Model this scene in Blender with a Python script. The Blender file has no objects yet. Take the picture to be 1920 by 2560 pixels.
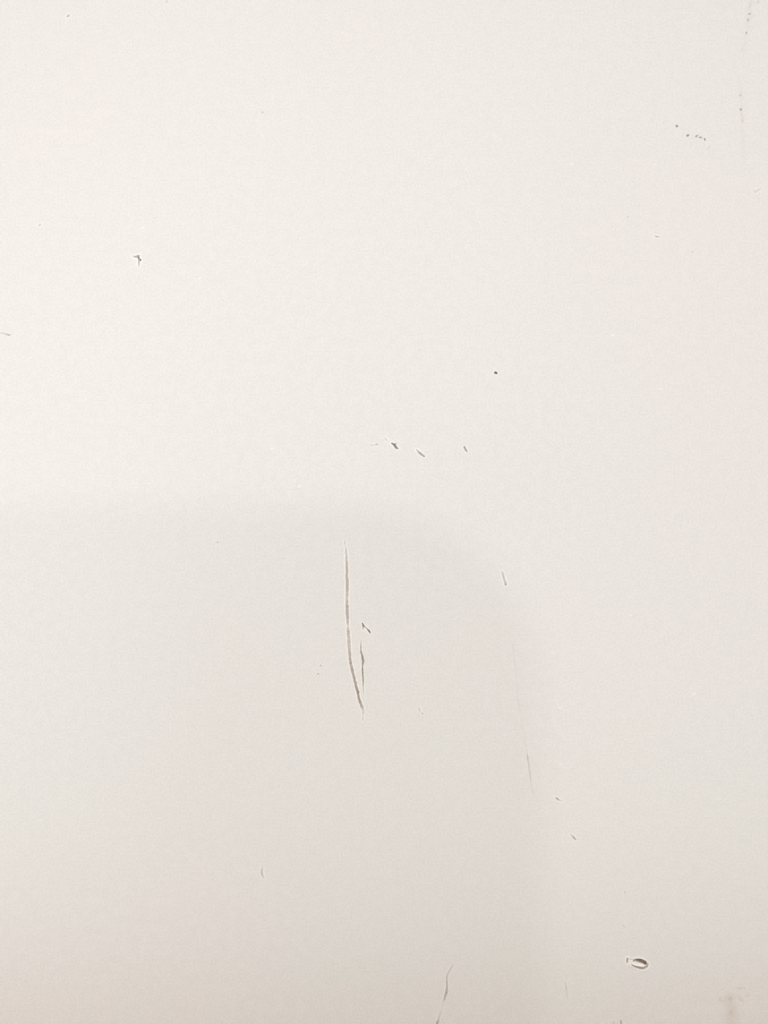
import bpy, math, random
from math import radians, sqrt, exp
from mathutils import Vector
from mathutils.geometry import delaunay_2d_cdt, convex_hull_2d
random.seed(7)
SC = bpy.context.scene
COL = SC.collection

# ------------------------------------------------------------------ scale
PX = 0.30 / 1920.0            # the photograph shows 30 x 40 cm of the wall
W, H = 1920.0, 2560.0
DIST = 0.30                   # lens to wall
def X(px): return (px - W / 2) * PX
def Z(py): return (H / 2 - py) * PX
# the wall face is the plane y = 0, the room is on the -y side

# ------------------------------------------------------------------ camera
cam_d = bpy.data.cameras.new("camera")
cam_d.sensor_fit = 'VERTICAL'
cam_d.angle = 2 * math.atan(0.20 / DIST)
cam_d.clip_start = 0.005
cam_d.clip_end = 50
cam = bpy.data.objects.new("camera", cam_d)
COL.objects.link(cam)
cam.location = (0, -DIST, 0)
cam.rotation_euler = (radians(90), 0, 0)
SC.camera = cam
SC.render.resolution_x, SC.render.resolution_y = 768, 1024

# ------------------------------------------------------------------ light
world = bpy.data.worlds.new("World")
SC.world = world
world.use_nodes = True
wb = world.node_tree.nodes["Background"]
wb.inputs[0].default_value = (1.0, 0.943, 0.878, 1)
wb.inputs[1].default_value = 0.755          # soft room light all round

def area(name, loc, target, size, power, color):
    l = bpy.data.lights.new(name, 'AREA')
    l.shape = 'DISK'; l.size = size; l.energy = power; l.color = color
    o = bpy.data.objects.new(name, l); COL.objects.link(o)
    o.location = loc
    o.rotation_euler = (Vector(target) - Vector(loc)).to_track_quat('-Z', 'Y').to_euler()
    return o
# main lamp above the frame's upper left, in front of the wall
area("main_lamp", (-0.10, -0.55, -0.02), (-0.07, 0, -0.02), 0.36, 1.35, (1.0, 1.0, 0.99))
# small lamp added close behind the phone to draw the soft rounded shadow
area("small_lamp", (-0.013, -0.465, 0.0195), (0.03, 0, -0.02), 0.009, 0.137, (0.98, 1.0, 1.0))

SC.view_settings.view_transform = 'Standard'
SC.view_settings.look = 'None'
SC.view_settings.gamma = 1
SC.view_settings.exposure = 0.085

# ------------------------------------------------------------------ materials
def paint_material(name="white_paint", soiled=(0.145, 0.100, 0.094, 1), brown=(0.25, 0.140, 0.095, 1)):
    m = bpy.data.materials.new(name); m.use_nodes = True
    nt = m.node_tree; N = nt.nodes; L = nt.links
    b = N["Principled BSDF"]
    geo = N.new("ShaderNodeNewGeometry")
    def noise(scale, detail=2, rough=.5):
        n = N.new("ShaderNodeTexNoise"); n.inputs["Scale"].default_value = scale
        n.inputs["Detail"].default_value = detail; n.inputs["Roughness"].default_value = rough
        L.new(geo.outputs["Position"], n.inputs["Vector"]); return n
    SEED = 12.6
    def ramp(src, a, b_, ca, cb):
        r = N.new("ShaderNodeMapRange"); r.interpolation_type = 'SMOOTHSTEP'
        r.inputs[1].default_value = a; r.inputs[2].default_value = b_
        r.inputs[3].default_value = ca; r.inputs[4].default_value = cb
        L.new(src, r.inputs[0]); return r.outputs[0]
    def mix(fac, a, c, mode='MIX'):
        x = N.new("ShaderNodeMix"); x.data_type = 'RGBA'; x.blend_type = mode
        if isinstance(fac, float): x.inputs[0].default_value = fac
        else: L.new(fac, x.inputs[0])
        for k, v in ((6, a), (7, c)):
            if isinstance(v, tuple): x.inputs[k].default_value = v
            else: L.new(v, x.inputs[k])
        return x.outputs[2]
    # very slight tint clouds of the paint: rosier and greener white
    clouds = noise(5.5, 4, .55); clouds.noise_dimensions = "4D"; clouds.inputs["W"].default_value = SEED
    tint = mix(ramp(clouds.outputs["Fac"], .36, .66, 0, 1), (0.806, 0.808, 0.795, 1), (0.820, 0.798, 0.794, 1))
    # roller stipple: light and dark grain a millimetre and less across
    g1 = noise(1300.0, 3, .6)
    g2 = noise(260.0, 3, .6)
    tint = mix(ramp(g1.outputs["Fac"], .3, .7, 0, 1), tint, (0.91, 0.91, 0.915, 1), 'MULTIPLY')
    tint = mix(ramp(g2.outputs["Fac"], .35, .65, 0, 1), tint, (0.975, 0.982, 0.977, 1), 'MULTIPLY')
    # bright halo painted on lips, chalky specks; then soiled cores and the flake's painted shadow
    ch = N.new("ShaderNodeAttribute"); ch.attribute_name = "chalk_halo"
    we = N.new("ShaderNodeAttribute"); we.attribute_name = "wear_shade"
    wa = N.new("ShaderNodeAttribute"); wa.attribute_name = "warm"
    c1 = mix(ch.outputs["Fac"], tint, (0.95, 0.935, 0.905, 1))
    dirt = mix(wa.outputs["Fac"], soiled, brown)
    br = ramp(noise(1500, 2).outputs["Fac"], .3, .7, .82, 1.1)
    mul = N.new("ShaderNodeMath"); mul.operation = 'MULTIPLY'; mul.use_clamp = True
    L.new(we.outputs["Fac"], mul.inputs[0]); L.new(br, mul.inputs[1])
    col = mix(mul.outputs[0], c1, dirt)
    L.new(col, b.inputs["Base Color"])
    b.inputs["Roughness"].default_value = 0.62
    b.inputs["Specular IOR Level"].default_value = 0.25
    bump = N.new("ShaderNodeBump"); bump.inputs["Strength"].default_value = 0.6
    bump.inputs["Distance"].default_value = 0.00006
    L.new(noise(900, 3, .6).outputs["Fac"], bump.inputs["Height"])
    L.new(bump.outputs[0], b.inputs["Normal"])
    return m
PAINT = paint_material()
STAINED = paint_material("stained_paint", (0.50, 0.33, 0.26, 1), (0.52, 0.34, 0.26, 1))

def plain(name, col, rough, metal=0.0, spec=.5):
    m = bpy.data.materials.new(name); m.use_nodes = True
    nt = m.node_tree; b = nt.nodes["Principled BSDF"]
    n = nt.nodes.new("ShaderNodeTexNoise"); n.inputs["Scale"].default_value = 120
    mx = nt.nodes.new("ShaderNodeMix"); mx.data_type = 'RGBA'
    mx.inputs[6].default_value = (*col, 1); mx.inputs[7].default_value = (*[c * .8 for c in col], 1)
    nt.links.new(n.outputs["Fac"], mx.inputs[0]); nt.links.new(mx.outputs[2], b.inputs["Base Color"])
    b.inputs["Roughness"].default_value = rough; b.inputs["Metallic"].default_value = metal
    b.inputs["Specular IOR Level"].default_value = spec
    return m

# ------------------------------------------------------------------ marks
def P(x, y, r=None, k=None): return (x, y, r, k)
# kind, label, outline margin, depth(px), halo painted on the lip, warmth, strokes
# a stroke is a list of (x, y, radius, darkness) in pixels of the wall plan
MARKS = []
def mark(kind, strokes, label=None, margin=4.6, depth=2.0, lip=.8, chalk_halo=.8, warm=.5, soft=.5, rough=.25, step=1.15, hull=None):
    MARKS.append(dict(kind=kind, strokes=strokes, label=label, margin=margin, depth=depth, lip=lip,
                      chalk_halo=chalk_halo, warm=warm, soft=soft, rough=rough, step=step, hull=hull))

mark('scratch', [[(863.2,1350,1.0,.25),(862.4,1358,1.8,.30),(862.8,1363,1.0,.05),(864.7,1371,1.8,.32),(866,1389,2.3,.42),(867,1413,3.0,.50),
    (867.5,1439,2.9,.50),(868.4,1453,3.3,.54),(868,1479,3.8,.46),(867.3,1497,3.0,.34),(867.3,1503,3.2,.50),(868.2,1532,3.5,.54),(869.6,1558,3.2,.50),
    (870.0,1564,2.4,.24),(871,1578,3.6,.50),(871.8,1597,3.6,.45),(873.6,1625,3.6,.44),(875.3,1649,3.0,.54),(877.5,1662,3.2,.62),(882,1681,3.3,.64),
    (886,1697,3.1,.64),(890,1713,3.2,.72),(894,1730,3.4,.78),(897.4,1746,3.2,.68),(901,1757,3.2,.66),(905.6,1768,3.3,.50),(908.6,1779,2.8,.30),
    (908,1789,2.2,.18),(907,1801,1.7,.32)]],
    label="longest brown scratch, running down and bending right to a point", warm=.8, depth=2.4, chalk_halo=1, rough=.5)
mark('scratch', [[(903.4,1601,1.17,0.19),(901.8,1613,1.56,0.39),(902.8,1630,1.95,0.56),(906,1641,2.74,0.66),(908,1654,2.83,0.66),(906.2,1666,1.95,0.62),
    (906.8,1683,2.06,0.66),(908,1699,2.06,0.54),(907.8,1719,1.56,0.35),(908.8,1731,1.37,0.24),(909.6,1740,0.98,0.12)]],
    label="shorter thin scratch beside the longest one", warm=.5, chalk_halo=1, margin=3.6)
mark('chip', [[(906.2,1559,1.7,.85),(908.3,1564.5,2.3,.85),(913.5,1568,.9,.55),(918.6,1573,1.1,.6),(922,1577,2.3,.9),(926,1582,1.7,.7)],[(908.3,1564.5,2.2,.7),(908,1570,1.7,.4),(907.6,1575,1.4,.12)]],
    label="small dark hooked chip above the shorter scratch", warm=.4, chalk_halo=1, margin=4)
mark('chip', [[(924,1111.5,1.3,.10),(930,1112.6,1.5,.28),(936,1112.8,1.3,.16),(942,1110,2.0,.42),(946,1112.5,1.5,.2)]], label="faint wavy nick at the left of the row", warm=.4, margin=3)
mark('chip', [[(959,1092,1.6,.12),(965,1099,2.2,.20),(970,1104,1.3,.06)],[(980.5,1108.5,2.0,.7),(986,1112.5,2.8,.9),(991,1119,3.0,.75),(996,1122.5,2.0,.25)],[(987,1112,2,.6),(993,1106,1.2,.12)]],
    label="darkest nick of the row, with a torn white edge above it", warm=.2, chalk_halo=1, margin=4.2, depth=3)
mark('chip', [[(1041,1124,1.3,.3),(1046,1129.5,2.3,.5),(1053,1135.5,2.9,.6),(1060.6,1140.8,2.2,.6)]], label="slanting grey nick right of the darkest one", warm=.2, chalk_halo=.9)
mark('chip', [[(1160.8,1117.5,2.3,.55),(1164,1123,2.6,.6),(1167.2,1129,1.7,.5)]], label="short nick at the right end of the row", warm=.35, chalk_halo=.8)
# torn flake lower right; dark cavity and shadow under it painted as strokes
mark('chip', [[(1583.5,2402.5,1.6,.6),(1590,2400.2,2.8,.8),(1597.5,2401.2,4.2,1.0),(1605,2403.6,4.6,1.05),(1611.5,2406,4.2,1.1),(1615,2410,2.8,1.25)],
              [(1580,2411.5,1.4,.5),(1586,2415,1.8,.65),(1594,2418.3,2.2,.75),(1603,2421,2.8,.72),(1611,2420.3,2.8,.66),(1617,2416.5,2.6,.7),(1619.5,2412.5,2.0,.45),(1615.5,2408.5,2.2,.9)],
              [(1568.8,2396.8,2.0,.5),(1568.6,2403,2.2,.55),(1567.8,2409,1.6,.25)],[(1572,2398.6,1.0,.2),(1584,2398.4,1.0,.3)],[(1622,2409,1.6,.12),(1621,2413,1.6,.14)]],
    label="large oval chip with a curled white flake of paint", warm=.45, depth=5, lip=1.1, chalk_halo=1, margin=7, soft=.6)
mark('scratch', [[(1133.8,2410,1.2,.12),(1130.6,2416.6,2.0,.26),(1124,2427.5,1.9,.28),(1119,2438,1.8,.28),(1116.6,2446.5,1.9,.32),(1117.6,2457,1.8,.38),
    (1117.6,2472,2.3,.44),(1115.5,2484,3.1,.46),(1111.8,2495.7,2.5,.42),(1109,2506,1.7,.2),(1106,2518,1.4,.06),(1101.7,2532,2.2,.12),(1097,2549,3.2,.2),(1093.6,2558,3.4,.5),(1091,2572,2.5,.4)]],
    label="jagged scratch at the bottom edge, left of centre line crack", warm=.6, chalk_halo=.5)
MARKS[-1]['label'] = "wavering scratch that runs out of the bottom edge"
mark('crack', [[(1281,1605,1.2,.05),(1283,1625,1.5,.10),(1287,1665,1.5,.09),(1291,1700,1.2,.04),(1295,1752,1.6,.12),(1303,1795,1.2,.04),(1313,1847,1.3,.07),
    (1317,1880,1.3,.10),(1319,1893,2.0,.36),(1322,1912,1.8,.24),(1324.8,1934,1.5,.30),(1328,1957,1.4,.12),(1331,1973,1.5,.14),(1336,1998,1.0,.03)]],
    label="long hairline crack, darkest two thirds of the way down the wall", warm=.4, chalk_halo=.3, margin=3)
mark('chip', [[(1389,1993,1.4,.25),(1393,1997.5,2.9,.5),(1399,2001,2.2,.26),(1405,2004,1.6,.14)]], label="small smudged nick right of the hairline crack", warm=.3)
mark('chip', [[(1425.6,2086,1.2,.24),(1431,2090,1.8,.36),(1435,2095,2.2,.5),(1440,2100,1.6,.4)]], label="small slanting nick below the smudged one", warm=.3)
mark('scratch', [[(1256,1431,2.6,.24),(1258,1439,2.8,.32),(1260.6,1448,2.5,.34),(1263.4,1455,2.8,.30),(1264.3,1461.5,2.7,.52)]], label="short straight grey scratch on the shadow's edge", warm=.35, chalk_halo=1)
mark('pit', [[(1236.5,933.5,1.6,.5),(1238.8,931,2.8,1.0),(1241.2,932.8,2.6,1.0)]], label="single dark triangular pit above the row of nicks", warm=.1, depth=3, chalk_halo=1, margin=4.5)
mark('scratch', [[(-14,832,1.5,.2),(0,831.8,1.6,.22),(7,832.6,1.5,.22),(12.6,834.7,1.6,.26),(19.9,836.5,2.0,.5),(24,838.6,1.5,.3),(29,835.5,1.4,.10)]], label="faint scratch running in from the left edge", warm=.3, chalk_halo=.4)
mark('chip', [[(657.4,2168,1.8,.14),(655.4,2173,2.5,.28),(654.4,2179,2.8,.32),(655.6,2188,2.6,.32),(658.8,2195,2.4,.2)]], label="pale curved nick low on the left", warm=.25, chalk_halo=.9, margin=4)
mark('chip', [[(332,640,1.5,.3),(337,642,2.2,.45),(343.5,641,2.2,.6),(351.5,638,1.4,.15)],[(344.2,639.5,2.4,.75),(346.8,646,2.3,.8),(351.2,650,2.2,.75)],[(348,649,2.4,.5),(347.4,657,2.2,.36),(346.8,664.5,1.8,.26)]],
    label="forked dark nick like a letter T, upper left", warm=.2, chalk_halo=1, depth=2.5, margin=4.5)
# beads of pits, upper right
for x, y, x2, y2, r, k in ((1692,314,1692.6,315.4,2.8,.7),(1718.6,338.6,1721,337.4,2.6,.7),(1740.4,340.8,1744.4,338.2,2.2,.5),(1748.4,343,1754,343.4,2.2,.5),(1762,347,1763,350,2.2,.58),
        (1659,306.4,1661,307,1.9,.16),
        (545.6,1356.6,544.4,1356,2.0,.5),(548.4,1358,549,1358.4,1.4,.2),(801,1664,802,1663.4,1.7,.42),(795.6,1685,796.2,1684.8,1.8,.5),(791.5,1689,792,1689.4,1.5,.12),
        (283,1596,284,1597,2.2,.10),(655,280.4,657,281,2.2,.24),(386,545,387.4,545.4,1.9,.14),(1571,542,1569,541.2,1.7,.26),(1731,629,1732.4,631,1.8,.22),
        (1562,2231.5,1562.4,2234.5,2.2,.18),(1560,2238,1560.4,2240,1.8,.12),(1552.4,2553,1553.6,2563,2.5,.42),(1534,2556,1535,2562,2.0,.22),(416,2,418,4,2.0,.22),(1018.5,957.8,1018.7,958.6,1.8,.06)):
    mark('pit', [[(x,y,r,k),(x2,y2,r*.9,k)]], warm=.2, depth=1.9, chalk_halo=.6, margin=3)
mark('chip', [[(167.5,41.5,1.6,.42),(170.6,38.4,2.3,.40),(174.5,36,1.5,.22)],[(172,41,1.8,.14),(175.5,43.5,1.3,.06)]], label="small comma shaped nick near the top left corner", warm=.3)
mark('chip', [[(94.5,565,1.3,.12),(98.4,562.4,1.9,.34),(102.5,560,1.3,.24)]], label="faint slanting nick near the left edge", warm=.3)
mark('chip', [[(62,161,1.8,.10),(66,165,1.7,.08)]], warm=.3)
mark('chip', [[(1637,590,1.3,.2),(1642,591.4,1.7,.48),(1648,591.8,1.2,.36)]], label="thin dash shaped nick in the upper right", warm=.2)
mark('chip', [[(1047,1771.5,1.5,.24),(1048.5,1776,1.6,.30),(1052,1781,1.3,.1),(1057,1785,1.8,.30)]], label="faint broken nick right of the longest scratch's end", warm=.6)
mark('scratch', [[(1413.6,2452,1.3,.1),(1414.6,2462,1.5,.24),(1416,2473,1.6,.28),(1417,2482,1.4,.16),(1418.4,2494,1.5,.2),(1419,2500,1.2,.04)]], label="faint thin scratch below and left of the oval chip", warm=.7, chalk_halo=.3)
mark('scratch', [[(1884,476.5,1.8,.12),(1889.6,480.4,2.3,.2),(1895,474.5,2.0,.2),(1903.6,470.6,1.6,.10)]], label="faint wavy scratch at the upper right edge", warm=.3, chalk_halo=.8)
mark('scratch', [[(1768,374,1.9,.12),(1772.5,369,2.6,.13),(1777,364,1.6,.05)]], warm=.3, chalk_halo=.3, depth=1)
mark('scratch', [[(1498,2284,1.2,.06),(1510,2282,1.5,.09),(1534,2281,1.2,.04)]], warm=.3, chalk_halo=.3, depth=1)
mark('scratch', [[(1557,2314,1.8,.14),(1561,2318,2.2,.16)]], warm=.3, chalk_halo=.3, depth=1)
mark('stain', [[(1880,-12,11,.05),(1874,40,10,.06),(1868,80,9,.05),(1860,125,8,.045),(1854,150,7,.02)],[(1879,2,2.2,.16),(1874.5,14.3,2.8,.24),(1870,21,2.2,.14),(1866.5,26,1.9,.12)],
    [(1898,-12,2.6,.2),(1896,4,2.8,.2),(1893,9,2,.08)],[(1852,126,2.6,.10),(1858,123.2,2.6,.16)],[(1874,35.2,2.6,.68),(1875.6,32.4,2.2,.4)],[(1869.6,49.6,2.9,.62),(1870,52,2.7,.62)],
    [(1873.6,45,1.8,.2),(1875.4,45,1.8,.2)],[(1865.7,81.4,2.5,.72),(1865.9,83,2.4,.72)]],
    label="faint dirty scuff with three dark dots, top right", margin=6, depth=.5, lip=0, chalk_halo=0, warm=.6, soft=1.2, rough=.5, step=1.5)
mark('stain', [[(1849,190,6,.02),(1852,240,7,.05),(1855,290,8,.07),(1857,330,7,.05),(1860,400,7,.035),(1862,440,6,.02)],[(1850.6,239,2.3,.5),(1851.6,237.2,2.1,.4)],[(1851.6,273,2.7,.85),(1852.8,274.4,2.5,.85)],
    [(1854,280,2.6,.14),(1855,290,2.6,.14),(1856.4,296,2.4,.2)],[(1856.3,299,2.2,.3),(1856.5,302,2.2,.36)]],
    label="faint dirty vertical scuff with two dark dots near right edge", margin=6, depth=.5, lip=0, chalk_halo=0, warm=.6, soft=1.2, rough=.5, step=1.5)
# small raised specks of chalky paint
for x, y, r in ((356.5,569,3.0),(839,184,2.2),(680,1122,3.4),(749.4,1217,3.4),(1576,1539,3.2),(1533,838.5,3.2),(1651.5,973,3.2),(1735,1737,3.0),(1638,411.4,3.0),(1430,410.6,3.0),
                (1402,1912,2.6),(1401,1771,3),(1384,1634,2.6),(300,826,2.2),(500,696,2.4),(1838,1024,2.4),(1798,2000,2.2),(382,1912,2.4),(1100,690,2.2)):
    mark('paint_speck', [[(x-r*.8,y,r*.8,0),(x+r*.6,y-.8,r*.8,0)]], warm=.2, depth=-.8, chalk_halo=.5, margin=2.4)
# brownish stain, lower right
ST = [[(1823,2497,13.5,0.490),(1826,2512,16.5,0.375),(1829,2530,16.5,0.490),(1828,2550,19.5,0.346),(1828,2575,19.5,0.289)],[(1800,2497,4,0.426),(1804,2503,4,0.304)],
      [(1840,2489,6,0.181),(1851,2498,4,0.426),(1857,2502,4,0.304)],[(1826,2529,2.5,0.850),(1826.5,2531,2,0.850)],[(1823,2496,3,0.729),(1829,2495,3,0.608)],[(1828,2503,2.4,0.790),(1829,2503.4,2,0.608)],
      [(1811,2504,3,0.426),(1812,2505,2,0.304)],[(1846,2471,3,0.304),(1863,2470,2.4,0.304)],[(1866,2490,2.6,0.426),(1871,2487,2.6,0.304)]]
mark('stain', ST, label="blotchy pinkish brown stain in the lower right corner", margin=9, depth=.15, lip=0, chalk_halo=0, warm=1.0, soft=1.6, rough=.8, step=2.0)

def disc(x, y, r, n=14):
    return [(x + r*math.cos(2*math.pi*i/n), y + r*math.sin(2*math.pi*i/n)) for i in range(n)]

def resample(s, step=3.0):
    out = []
    for a, b in zip(s, s[1:]):
        n = max(1, int(math.hypot(b[0]-a[0], b[1]-a[1]) / step))
        for i in range(n):
            t = i / n
            out.append(tuple(a[k] + (b[k]-a[k])*t for k in range(4)))
    out.append(s[-1]); return out

def outline(m):
    ss = m['strokes']; mg = m['margin']
    ln = sum(math.hypot(b[0]-a[0], b[1]-a[1]) for a, b in zip(ss[0], ss[0][1:]))
    if len(ss) == 1 and ln > 45:                 # a ribbon round one long stroke
        s = resample(ss[0], 9.0)
        L, R = [], []
        n = len(s)
        for i, p in enumerate(s):
            a = s[max(0, i-1)]; b = s[min(n-1, i+1)]
            dx, dy = b[0]-a[0], b[1]-a[1]; q = math.hypot(dx, dy) or 1
            dx, dy = dx/q, dy/q; r = p[2] + mg
            L.append((p[0]-dy*r, p[1]+dx*r)); R.append((p[0]+dy*r, p[1]-dx*r))
            if i == 0: start = [(p[0]-dx*r*c - dy*r*sn, p[1]-dy*r*c + dx*r*sn) for c, sn in ((.8,-.6),(1,0),(.8,.6))]
            if i == n-1: end = [(p[0]+dx*r*c - dy*r*sn, p[1]+dy*r*c + dx*r*sn) for c, sn in ((.8,.6),(1,0),(.8,-.6))]
        return start + L + end + R[::-1]
    pts = []
    for s in ss:
        for x, y, r, k in s: pts += disc(x, y, r + mg)
    v = [Vector(p) for p in pts]
    return [tuple(v[i]) for i in convex_hull_2d(v)]

def inside(p, poly):
    x, y = p; c = False; j = len(poly) - 1
    for i in range(len(poly)):
        xi, yi = poly[i]; xj, yj = poly[j]
        if (yi > y) != (yj > y) and x < (xj-xi)*(y-yi)/(yj-yi) + xi: c = not c
        j = i
    return c

def edge_dist(p, poly):
    best = 1e9; x, y = p
    for i in range(len(poly)):
        ax, ay = poly[i-1]; bx, by = poly[i]
        dx, dy = bx-ax, by-ay; q = dx*dx+dy*dy or 1e-9
        t = max(0, min(1, ((x-ax)*dx+(y-ay)*dy)/q))
        best = min(best, math.hypot(x-ax-dx*t, y-ay-dy*t))
    return best

def sstep(a, b, x):
    t = max(0.0, min(1.0, (x-a)/(b-a))); return t*t*(3-2*t)

def vnoise(x, y, seed=0):                         # smooth value noise
    xi, yi = math.floor(x), math.floor(y); fx, fy = x-xi, y-yi
    def h(a, b):
        n = math.sin(a*127.1 + b*311.7 + seed*74.7) * 43758.5453
        return n - math.floor(n)
    fx = fx*fx*(3-2*fx); fy = fy*fy*(3-2*fy)
    return (h(xi,yi)*(1-fx)+h(xi+1,yi)*fx)*(1-fy) + (h(xi,yi+1)*(1-fx)+h(xi+1,yi+1)*fx)*fy

def relief(m, x, y, seed):
    """height out of the wall (px), wear, chalk at a point of the mark"""
    dep = lip = wear_shade = 0.0; chalk_halo = 0.0
    jx = x + (vnoise(x*.35, y*.35, seed)-.5)*m['rough']*4
    jy = y + (vnoise(x*.35+9, y*.35, seed)-.5)*m['rough']*4
    for s in m['_s']:
        for a, b in zip(s, s[1:]):
            dx, dy = b[0]-a[0], b[1]-a[1]; q = dx*dx+dy*dy or 1e-9
            t = max(0.0, min(1.0, ((jx-a[0])*dx+(jy-a[1])*dy)/q))
            d = math.hypot(jx-a[0]-dx*t, jy-a[1]-dy*t)
            r = a[2]+(b[2]-a[2])*t; k = a[3]+(b[3]-a[3])*t
            if d > r + 6 and m['kind'] != 'stain': continue
            so = m['soft'] if r > 4 or m['kind'] != 'stain' else .6
            core = 1 - sstep(r*(1-so), r*(1+so*.5)+.3, d)
            kk = k if k > 0 else 1.0
            dep = max(dep, core*min(1, kk*1.6))
            wear_shade = max(wear_shade, core*k)
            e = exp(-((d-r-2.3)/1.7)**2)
            chalk_halo = max(chalk_halo, (e if m['depth'] > 0 else core)*min(1, kk*1.9))  # bright halo painted round each groove; on specks their own pale paint
            lip = max(lip, e*min(1, kk*1.6))
    h = -dep*m['depth'] + lip*m['lip']*(1-dep)
    wear_shade *= 1 - .35*m['rough']*(vnoise(x*.5, y*.5, seed+3))*2*(1 if m['kind'] != 'stain' else 1.1)
    return h, min(1, max(0, wear_shade)), chalk_halo*m['chalk_halo']*.85*(1-min(1, wear_shade*2))

def tag(o, label=None, cat=None, kind=None, group=None):
    if label: o['label'] = label
    if cat: o['category'] = cat
    if kind: o['kind'] = kind
    if group: o['group'] = group

def attr(me, name, vals):
    a = me.attributes.new(name, 'FLOAT', 'POINT')
    a.data.foreach_set('value', vals)

# ------------------------------------------------------------------ the wall
WX, WZ, TH = 1.6, 1.25, 0.12
holes = []
rect = [(-WX/PX + W/2, -WZ/PX + H/2), (WX/PX + W/2, -WZ/PX + H/2), (WX/PX + W/2, WZ/PX + H/2), (-WX/PX + W/2, WZ/PX + H/2)]
for m in MARKS:
    if m['kind'] not in ('stain', 'paint_speck'):
        m['strokes'] = [[(x, y, r*1.03+.05, k*1.17) for x, y, r, k in q] for q in m['strokes']]
    m['_o'] = outline(m); holes.append(m['_o'])
vs = [Vector(p) for p in rect]; es = [(0,1),(1,2),(2,3),(3,0)]
for o in holes:
    b = len(vs); vs += [Vector(p) for p in o]; n = len(o)
    es += [(b+i, b+(i+1) % n) for i in range(n)]
# a loose lattice keeps the face's triangles well shaped round the marks
for i in range(-2, 27):
    for j in range(-2, 35):
        p = (i*80+7, j*80+11)
        if all(not inside(p, o) and edge_dist(p, o) > 6 for o in holes if abs(o[0][0]-p[0]) < 500 and abs(o[0][1]-p[1]) < 500):
            vs.append(Vector(p))
v2, e2, f2, *_ = delaunay_2d_cdt(vs, es, [], 0, 1e-5)
boxes = [(min(p[0] for p in o), max(p[0] for p in o), min(p[1] for p in o), max(p[1] for p in o), o) for o in holes]
faces = []
for f in f2:
    cx = sum(v2[i].x for i in f)/3; cy = sum(v2[i].y for i in f)/3
    if any(a <= cx <= b and c <= cy <= d and inside((cx, cy), o) for a, b, c, d, o in boxes): continue
    p, q, r = (v2[i] for i in f)
    if (q.x-p.x)*(r.y-p.y) - (q.y-p.y)*(r.x-p.x) < 0: f = f[::-1]
    faces.append(tuple(f[::-1]) if False else tuple(f))
verts = [(X(v.x), 0.0, Z(v.y)) for v in v2]
b = len(verts)
cor = [(-WX,-WZ),(WX,-WZ),(WX,WZ),(-WX,WZ)]
verts += [(x, 0.0, z) for x, z in cor] + [(x, TH, z) for x, z in cor]
faces += [(b+4,b+7,b+6,b+5)] + [(b+i, b+4+i, b+4+(i+1) % 4, b+(i+1) % 4) for i in range(4)]
me = bpy.data.meshes.new("wall"); me.from_pydata(verts, [], faces); me.update()
# px plan has y downwards, so a counter-clockwise plan triangle faces the room only once flipped
if me.polygons[0].normal.y > 0:
    faces = [tuple(reversed(f)) if i < len(faces)-5 else f for i, f in enumerate(faces)]
    me = bpy.data.meshes.new("wall"); me.from_pydata(verts, [], faces); me.update()
me.materials.append(PAINT)
wall = bpy.data.objects.new("wall", me); COL.objects.link(wall)
tag(wall, "plain off white painted wall with scratches, nicks, pits and a soft rounded shadow", "wall")

# ------------------------------------------------------------------ the marks as parts of the wall
for mi, m in enumerate(MARKS):
    o = m['_o']; m['_s'] = [resample(s, 3.0) if m['kind'] != 'stain' else s for s in m['strokes']]
    xs = [p[0] for p in o]; ys = [p[1] for p in o]; st = m['step']
    vs = [Vector(p) for p in o]; n = len(o); es = [(i, (i+1) % n) for i in range(n)]
    y = min(ys); row = 0
    while y < max(ys):
        x = min(xs) + (st/2 if row % 2 else 0)
        while x < max(xs):
            if inside((x, y), o) and edge_dist((x, y), o) > st*.45: vs.append(Vector((x, y)))
            x += st
        y += st*.87; row += 1
    v2, e2, f2, *_ = delaunay_2d_cdt(vs, es, [], 0, 1e-5)
    cx = sum(xs)/n; cy = sum(ys)/n
    verts = []; we = []; ch = []
    for v in v2:
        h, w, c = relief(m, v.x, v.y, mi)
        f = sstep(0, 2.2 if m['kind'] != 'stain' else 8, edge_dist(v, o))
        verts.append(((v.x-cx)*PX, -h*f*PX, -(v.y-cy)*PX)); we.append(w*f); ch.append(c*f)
    fs = []
    for f in f2:
        gx = sum(v2[i].x for i in f)/3; gy = sum(v2[i].y for i in f)/3
        if not inside((gx, gy), o): continue
        p, q, r = (v2[i] for i in f)
        if (q.x-p.x)*(r.y-p.y) - (q.y-p.y)*(r.x-p.x) < 0: f = f[::-1]
        fs.append(tuple(f))
    me = bpy.data.meshes.new(m['kind']); me.from_pydata(verts, [], fs); me.update()
    if sum(p.normal.y for p in me.polygons) > 0:
        fs = [f[::-1] for f in fs]
        me = bpy.data.meshes.new(m['kind']); me.from_pydata(verts, [], fs); me.update()
    attr(me, "wear_shade", we); attr(me, "chalk_halo", ch); attr(me, "warm", [m['warm']]*len(we))
    me.materials.append(STAINED if m['label'] and m['label'].startswith("blotchy") else PAINT)
    for p in me.polygons: p.use_smooth = True
    ob = bpy.data.objects.new(m['kind'], me); COL.objects.link(ob)
    ob.location = (X(cx), 0, Z(cy)); ob.parent = wall
    if m['label']: ob['label'] = m['label']
    m['_ob'] = ob; m['_c'] = (cx, cy)

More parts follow.
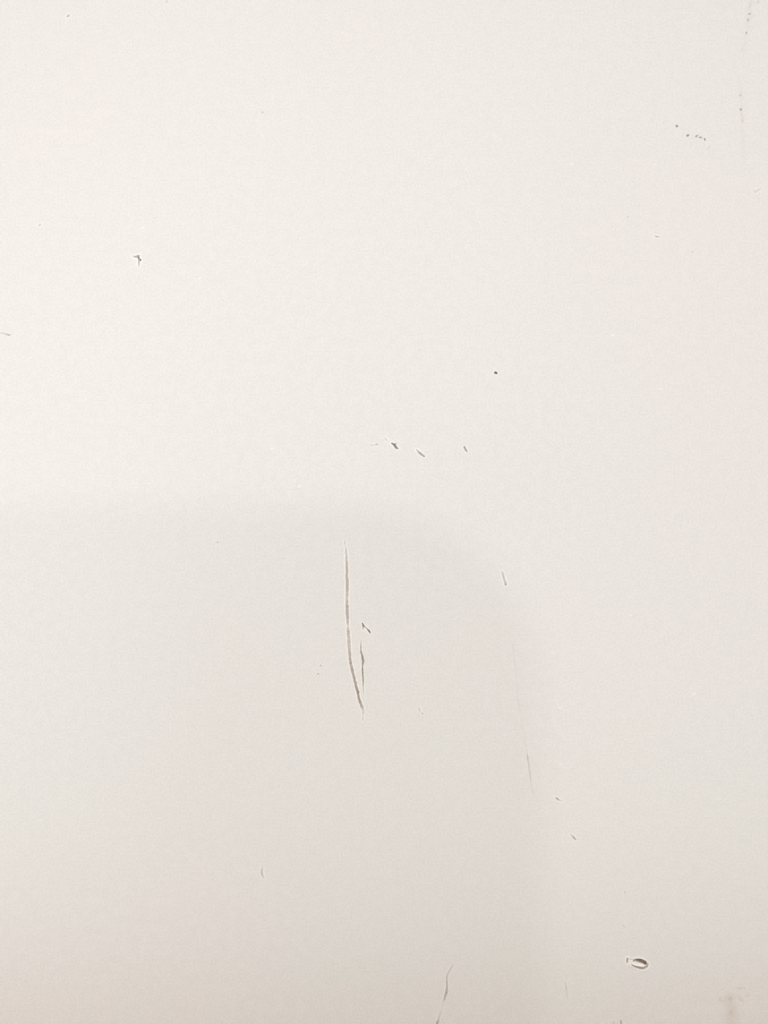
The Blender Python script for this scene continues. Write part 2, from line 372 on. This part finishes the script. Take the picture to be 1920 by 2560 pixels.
# the curled flake standing in the oval chip: a cambered, tapering sliver of paint
big = [m for m in MARKS if m['label'] and m['label'].startswith("large oval")][0]
path = [(1579.5,2409.5,.6),(1584,2410.6,1.9),(1589,2411.6,2.6),(1595,2412.6,2.9),(1602,2413.4,2.9),(1608,2413.6,2.5),(1613,2412.8,1.5),(1616,2411.6,.4)]
NW = 6; top, bot = [], []
cx, cy = big['_c']
for i, (x, y, w) in enumerate(path):
    for j in range(NW+1):
        t = j/NW*2-1
        hh = 2.4 - 2.2*t*t*.5 + .5*math.sin(i*1.7)*.3 - (1.6 if i in (0, len(path)-1) else 0)
        xx, yy = x + .4*math.sin(i*2.1+j), y + t*w
        top.append(((xx-cx)*PX, -hh*PX, -(yy-cy)*PX)); bot.append(((xx-cx)*PX, (-hh+.8)*PX, -(yy-cy)*PX))
nv = len(top); fs = []
R = NW+1; C = len(path)
for i in range(C-1):
    for j in range(NW):
        a, b2, c, d = i*R+j, (i+1)*R+j, (i+1)*R+j+1, i*R+j+1
        fs += [(a, b2, c, d), (a+nv, d+nv, c+nv, b2+nv)]
    fs += [(i*R, i*R+nv, (i+1)*R+nv, (i+1)*R), (i*R+NW, (i+1)*R+NW, (i+1)*R+NW+nv, i*R+NW+nv)]
for j in range(NW):
    fs += [(j, j+1, j+1+nv, j+nv), ((C-1)*R+j, (C-1)*R+j+nv, (C-1)*R+j+1+nv, (C-1)*R+j+1)]
import bmesh
me = bpy.data.meshes.new("paint_flake"); me.from_pydata(top+bot, [], fs); me.update()
bm = bmesh.new(); bm.from_mesh(me); bmesh.ops.recalc_face_normals(bm, faces=bm.faces); bm.to_mesh(me); bm.free()
attr(me, "chalk_halo", [1.0]*(2*nv)); attr(me, "wear_shade", [0.0]*(2*nv)); attr(me, "warm", [0.0]*(2*nv))
me.materials.append(PAINT)
for p in me.polygons: p.use_smooth = True
fl = bpy.data.objects.new("paint_flake", me); COL.objects.link(fl); fl.parent = big['_ob']
fl['label'] = "curled bright white sliver of loose paint"

# ------------------------------------------------------------------ the photographer's phone, unseen behind the lens, sized and rounded for the shadow
def rounded_slab(name, x0, x1, z0, z1, rad, y0, y1, mat, parent, n=12):
    ring = []
    for cx_, cz_, a0 in ((x1-rad, z1-rad, 0), (x0+rad, z1-rad, 90), (x0+rad, z0+rad, 180), (x1-rad, z0+rad, 270)):
        for i in range(n+1):
            a = radians(a0 + 90*i/n); ring.append((cx_+rad*math.cos(a), cz_+rad*math.sin(a)))
    k = len(ring)
    v = [(x, y0, z) for x, z in ring] + [(x, y1, z) for x, z in ring]
    f = [tuple(range(k)), tuple(range(2*k-1, k-1, -1))] + [(i, i+k, (i+1) % k + k, (i+1) % k) for i in range(k)]
    me = bpy.data.meshes.new(name); me.from_pydata(v, [], f); me.update()
    bm = bmesh.new(); bm.from_mesh(me); bmesh.ops.recalc_face_normals(bm, faces=bm.faces)
    bmesh.ops.bevel(bm, geom=[e for e in bm.edges if abs(e.verts[0].co.y-e.verts[1].co.y) < 1e-6], offset=abs(y1-y0)*.25, segments=2, affect='EDGES')
    bm.to_mesh(me); bm.free()
    me.materials.append(mat)
    o = bpy.data.objects.new(name, me); COL.objects.link(o); o.parent = parent
    return o
yb = -DIST - 0.012
tab = bpy.data.objects.new("phone", None); COL.objects.link(tab)
tab.location = (0, yb, 0)
tag(tab, "unseen dark phone in round cornered case, shaped to cast the soft shadow", "phone")
CASE = plain("grey_rubber", (.12, .12, .13), .7); GLASS = plain("dark_glass", (.02, .02, .025), .15)
rounded_slab("case", -0.080, 0.0105, -0.108, 0.0141, 0.0235, 0.0, -0.009, CASE, tab)
rounded_slab("screen", -0.075, 0.006, -0.102, 0.011, 0.018, -0.0092, -0.0102, GLASS, tab)

# unseen narrow ledge added below the frame: it takes light from the foot of the wall and sends back a little brown
LED = plain("bounce_brown", (.36, .19, .09), .6)
me = bpy.data.meshes.new("shade_ledge"); bm = bmesh.new()
bmesh.ops.create_cube(bm, size=1.0)
for v in bm.verts: v.co = Vector((v.co.x*3.0, -0.0015 - 0.045 + v.co.y*0.09, -0.232 + v.co.z*0.025))
bmesh.ops.bevel(bm, geom=bm.edges[:], offset=.003, segments=2, affect='EDGES')
bm.to_mesh(me); bm.free(); me.materials.append(LED)
led = bpy.data.objects.new("shade_ledge", me); COL.objects.link(led); tag(led, kind="structure")
